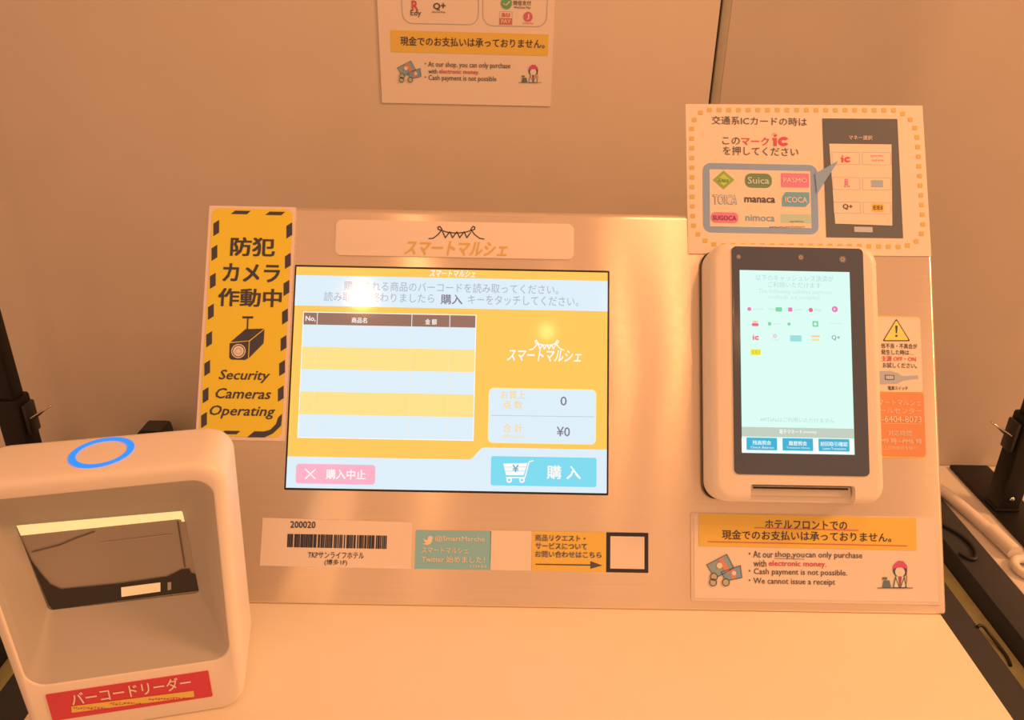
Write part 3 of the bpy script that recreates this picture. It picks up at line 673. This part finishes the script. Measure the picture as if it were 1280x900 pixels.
K.rect('brand_mark', 1015.5, 401.3, 1023, 408.6, t_g, kd(), .0009, parent=ts); K.disc('brand_mark_center', 1019.2, 405, 2.0, q_mint, kd(2), parent=ts)
K.scribble('fine_print', 1037, 1053, 404.5, 1.6, g_f1, kd(), 25, parent=ts)
iclogo(K, 940.5, 949.5, 417.5, 425, t_r, kd(), ts)
K.text('iD', 966.5, 971, 420, 4.5, t_p, kd(), .01, parent=ts); K.scribble('fine_print', 966, 972.5, 425, 1.6, g_f1, kd(), 26, parent=ts)
K.rect('brand_mark', 987.5, 419, 1002, 427, t_t, kd(), .0006, parent=ts)
K.rect('brand_mark', 1014, 419.3, 1025, 421.6, t_o, kd(), parent=ts); K.rect('brand_mark', 1015, 423.3, 1024, 426.3, glow('mark_sand', 245, 225, 160), kd(), parent=ts)
K.text('Q+', 1039.5, 1050, 422.3, 6.5, t_k, kd(), .01, parent=ts)
K.rect('brand_mark', 938, 436.3, 951, 444, t_y, kd(), .0006, parent=ts); K.text('EEI', 940, 949.5, 440.2, 4.5, glow('mark_olive', 214, 190, 30), kd(2), .01, parent=ts)
K.text('※PiTaPaはご利用いただけません', 950, 1043, 525, 6, g_f1, kd(), .004, parent=ts)
K.polys('grey_bar', [rr(s0[0], K.uv((1000, 546.8), kd())[1], s1[0], K.uv((995, 534.7), kd())[1])], glow('bar_grey', 190, 206, 192), kd(), raw=True, parent=ts)
K.text('電子マネー', 974, 998, 539.7, 5.5, g_white, kd(2), .012, parent=ts); K.text('E-money', 1000, 1021, 540.3, 4.5, g_white, kd(2), .006, parent=ts)
K.rects('footer_white', [(927, 547.4, 1067, 567.8)], glow('footer', 245, 252, 250), kd(0.5), parent=ts)
g_btn = glow('button_blue', 40, 178, 214)
for i, (a, b, t1, t2) in enumerate(((933, 971.5, '残高照会', 'Check Balance'), (978, 1016.5, '履歴照会', 'Transaction History'), (1023, 1062, '前回取引確認', 'Latest Transaction'))):
    y = 555+i*.8
    K.rect('screen_button', a, y-8.2, b, y+8, g_btn, kd(), .0008, parent=ts)
    m_ = (a+b)/2; hw = (11.5, 11.5, 17)[i]
    K.text(t1, m_-hw, m_+hw, y-1.6, 5.6, g_white, kd(2), .014, parent=ts); K.text(t2, m_-14, m_+15, y+4.2, 2.8, g_white, kd(2), 0, parent=ts)

# ------------------------------------------------------------------ poster on the wall
wp = root_on('wall_poster', WALLF, 0, 0)
tag(wp, 'white paper notice with orange band on the back wall above the console', 'poster')
P = Surf(WALLF, wp, .0012)
a0, b0 = P.uv((477.6, 128.7)); a1, b1 = P.uv((688.3, 132.6))
slab('sheet', wp, a0, (b0+b1)/2, a1, (b0+b1)/2+.297, .0004, .0012, PAPER, .0005)
notice(P, [(488, 37.7), (685.8, 43), (685, 69.8), (488.8, 64.8)][::-1],
       [('現金でのお支払いは承っておりません。', 500.5, 681, 53, 11.5)],
       [('・At our shop, you can only purchase', 531, 638, 82, 8.5), ('with', 535.5, 546.5, 89, 6), ('・Cash payment is not possible', 531, 620.5, 98.5, 8.2)],
       .0003, [('electronic money.', 549, 599, 90.3, 7)], (511.5, 89.5, .68), (666.5, 93, .66))
ol = printed('outline', 188, 142, 104)
P.ring('logo_box', 499.5, -60, 598.5, 31.5, ol, .0003, .012, .0008); P.ring('logo_box', 603.5, -60, 683.5, 34, ol, .0003, .012, .0008)
P.text('R', 514.5, 523, 7, 13, P_RED, .0003, .03); P.text('Edy', 513.3, 526.5, 17, 9, P_BROWN, .0003, .012)
P.text('Q', 541.5, 550.5, 8.3, 9.5, P_BROWN, .0003, .03); P.text('+', 551, 557, 7, 6.5, P_BROWN, .0003, .03); P.text('QUICPay', 540, 557, 15.3, 2.4, P_BROWN, .0003, .01)
wg = printed('chat_green', 120, 140, 66)
P.disc('green_bubble', 633, 4, 7, wg, .0003); P.lines('tick', [[(629.5, 4.5), (632, 7), (637, 2)]], .0012, PAPER, .0005)
P.text('微信支付', 641.5, 664, 3.6, 6, P_BROWN, .0003, .006); P.text('WeChat Pay', 642, 663.5, 9.6, 3.4, P_BROWN, .0003, .006)
P.rect('red_badge', 624.3, 22.5, 640.2, 30.8, printed('badge_red', 226, 92, 60), .0003); P.text('PAY', 626.5, 638.3, 26.7, 5, PAPER, .0005, .02); P.text('au', 627, 637.5, 18.5, 5, printed('badge_red', 226, 92, 60), .0003, .02); P.ring('badge_outline', 624.3, 14, 640.2, 30.8, ol, .0002, .0006, .0004)
P.disc('red_disc', 660, 21, 5.8, printed('disc_red', 226, 88, 76), .0003); P.text('J', 658.2, 661.5, 21, 7, PAPER, .0005, .02); P.text('J-Coin Pay', 653, 667, 29.2, 2.4, P_RED, .0003, .006)

# ------------------------------------------------------------------ barcode reader
PS = math.radians(12.7055); TA = .0599
ex = Vector((math.cos(PS), math.sin(PS), 0)); eyh = Vector((-math.sin(PS), math.cos(PS), 0))
RD = Frame((0.117, -0.1322, 0.0), ex, Vector((0, 0, 1))*math.cos(TA)+eyh*math.sin(TA))
rd = root_on('barcode_reader', RD, 0, 0)
tag(rd, 'white box-shaped barcode reader with a glowing blue ring on top, standing on the white counter', 'barcode reader')
H = .2225; HW = .0800; DPT = .066
flare = lambda s, q: s*(1+.605*(q-.0489))
def fl(L):
    out = []
    for x, y, z in L:
        zb = z*(1+.38*(1-y/H)) if z < -.03 else z
        out.append((flare(x, y), y-zb*math.tan(TA)*(1-y/H), zb))      # flat underside on the counter
    return out
N_ = 8
def lp(i, z, r): return fl(rloop(-HW+i, i*.3, HW-i, H-i, r, z, N_))
loops = []
for i, z in ((.010, -DPT), (.005, -DPT+.0015), (.0015, -DPT+.005), (0, -DPT+.011), (0, -.012)): loops.append(lp(i, z, .018-i*.5))
for k in range(1, 7):
    a = math.radians(15*k); ins = .0062*(1-math.cos(a)); loops.append(lp(ins, -.0062+.0062*math.sin(a)-.0001, .018-ins*.5))
OHW, Q0, Q1 = .0717, .0489, .2097
op = lambda i, z, r: fl(rloop(-OHW+i, Q0+i, OHW-i, Q1-i, r, z, N_))
loops += [op(-.0012, 0, .0145), op(-.0004, -.0004, .0140), op(.0, -.0015, .0138)]
rbm = loft(loops, cap1=False)
# the lid leans forward of the back a little lower: keep feet on the counter
from_bm('housing', rbm, WHITE_PLASTIC, rd, 45)
R0 = Surf(RD, rd, 0.0)
DW = -.034
def pxw(p, z): x, y = RD.uv(p[0], p[1], z); return Vector((x, y, z))
# inner window corners, from bottom right counter-clockwise like rr()
BRc, TRc, TLc, BLc = pxw((249, 741), DW), pxw((229, 637), DW), pxw((19, 655), DW), pxw((61, 763), DW)
def qloop(c, r, n):
    out = []
    BR, TR, TL, BL = c
    for p, a, b in ((BR, BL, TR), (TR, BR, TL), (TL, TR, BL), (BL, TL, BR)):
        da = (a-p).normalized(); db = (b-p).normalized()
        for i in range(n+1):
            t = i/n; out.append(tuple(p+da*r*(1-t)**2+db*r*t**2))
    return out
win = qloop((BRc, TRc, TLc, BLc), .004, N_)
o0 = op(.0, -.0013, .0138); o1 = op(.0035, -.004, .0125)
mid = [tuple(Vector(a).lerp(Vector(b), .45)+Vector((0, 0, -.004))) for a, b in zip(o1, win)]
from_bm('scan_recess', loft([o0, o1, mid, win], cap0=False, cap1=False), GREY_PLASTIC, rd, 35)
WG = mat('reader_window', (.38, .37, .36), .22)
R1 = Surf(RD, rd, DW)
wn = R1.polys('scan_window', [[(249.5, 742), (230, 636), (18, 654), (60, 764)]], WG, -.0006)
wn['label'] = 'smoky scanning glass'
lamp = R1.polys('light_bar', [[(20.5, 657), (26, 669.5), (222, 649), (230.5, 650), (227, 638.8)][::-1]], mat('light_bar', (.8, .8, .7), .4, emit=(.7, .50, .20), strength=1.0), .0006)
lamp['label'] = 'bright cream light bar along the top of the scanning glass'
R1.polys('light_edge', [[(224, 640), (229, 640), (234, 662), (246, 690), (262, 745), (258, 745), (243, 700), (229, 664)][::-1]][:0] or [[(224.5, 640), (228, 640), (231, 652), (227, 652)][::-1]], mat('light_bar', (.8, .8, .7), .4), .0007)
R1.polys('lower_frame', [[(26, 672), (40, 702), (51, 717), (63, 730.5), (76, 736.5), (150, 729.5), (209, 721), (227, 712), (236.8, 711.5), (238.5, 717), (244, 718), (248.6, 738.5), (66, 761.8), (61, 757)]], mat('frame_black', (.03, .033, .04), .5), .0004)
R1.polys('reflection_strip', [[(151.4, 734.3), (200.5, 728), (200.5, 739.4), (151.8, 746.2)]], mat('cream_reflection', (.85, .85, .8), .5, emit=(1, .62, .25), strength=.35), .0008)  # reflected light on the black frame, put in as a faintly glowing cream patch
R1.polys('small_led', [[(209.5, 728), (214, 727.4), (214, 737), (209.5, 737.8)]], GREY_PLASTIC, .0008)
for sg_ in ([(40, 690), (75, 681), (95, 672.5), (118, 664.5)], [(222, 652), (231, 709)]): R1.lines('reflected_crease', [sg_], .0010, mat('dark_reflection', (.12, .12, .12), .4), .0002)  # dark reflections in the glass, drawn as thin strips
R1.lines('reflected_line', [[(124, 679), (214, 668.4)]], .0007, mat('pale_reflection', (.5, .48, .46), .4), .0002)  # pale reflection in the glass, drawn the same way
# red label
rl = slab('name_label', rd, -.0615, .0150, .0545, .0410, .0001, .0007, printed('label_red', 226, 52, 44), .0008)
rl['label'] = 'red label with white and yellow lettering'
R2 = Surf(RD, rd, .0007)
R2.text('バーコードリーダー', 86, 240.5, 863.5, 16, PAPER, .0003, .014, parent=rl)
R2.polys('orange_strip', [[(89, 883), (89.5, 891), (243, 871), (242, 863.5)]], P_ORANGE, .0003, parent=rl)
for xa, xb, ya, sd in ((92, 135, 885.5, 31), (138, 182, 880, 32), (186, 238, 873.5, 33)): R2.scribble('fine_print', xa, xb, ya, 4, P_RED, .0005, sd, parent=rl)
# blue ring on the top (top plane is y = H in frame coordinates)
bm = bmesh.new(); n = 48
for k in range(n):
    a, b = 2*math.pi*k/n, 2*math.pi*(k+1)/n
    ro, ri = .0215, .0168
    f = bm.faces.new([bm.verts.new((.0012+r_*math.cos(t), H+.0006, -.0325-r_*1.08*math.sin(t))) for r_, t in ((ro, a), (ro, b), (ri, b), (ri, a))])
bmesh.ops.remove_doubles(bm, verts=bm.verts, dist=1e-6)
f0 = from_bm('status_ring', bm, mat('blue_light', (.004, .05, .2), .4, emit=(.0, .28, 1.0), strength=1.0), rd)
f0['label'] = 'glowing blue status ring'
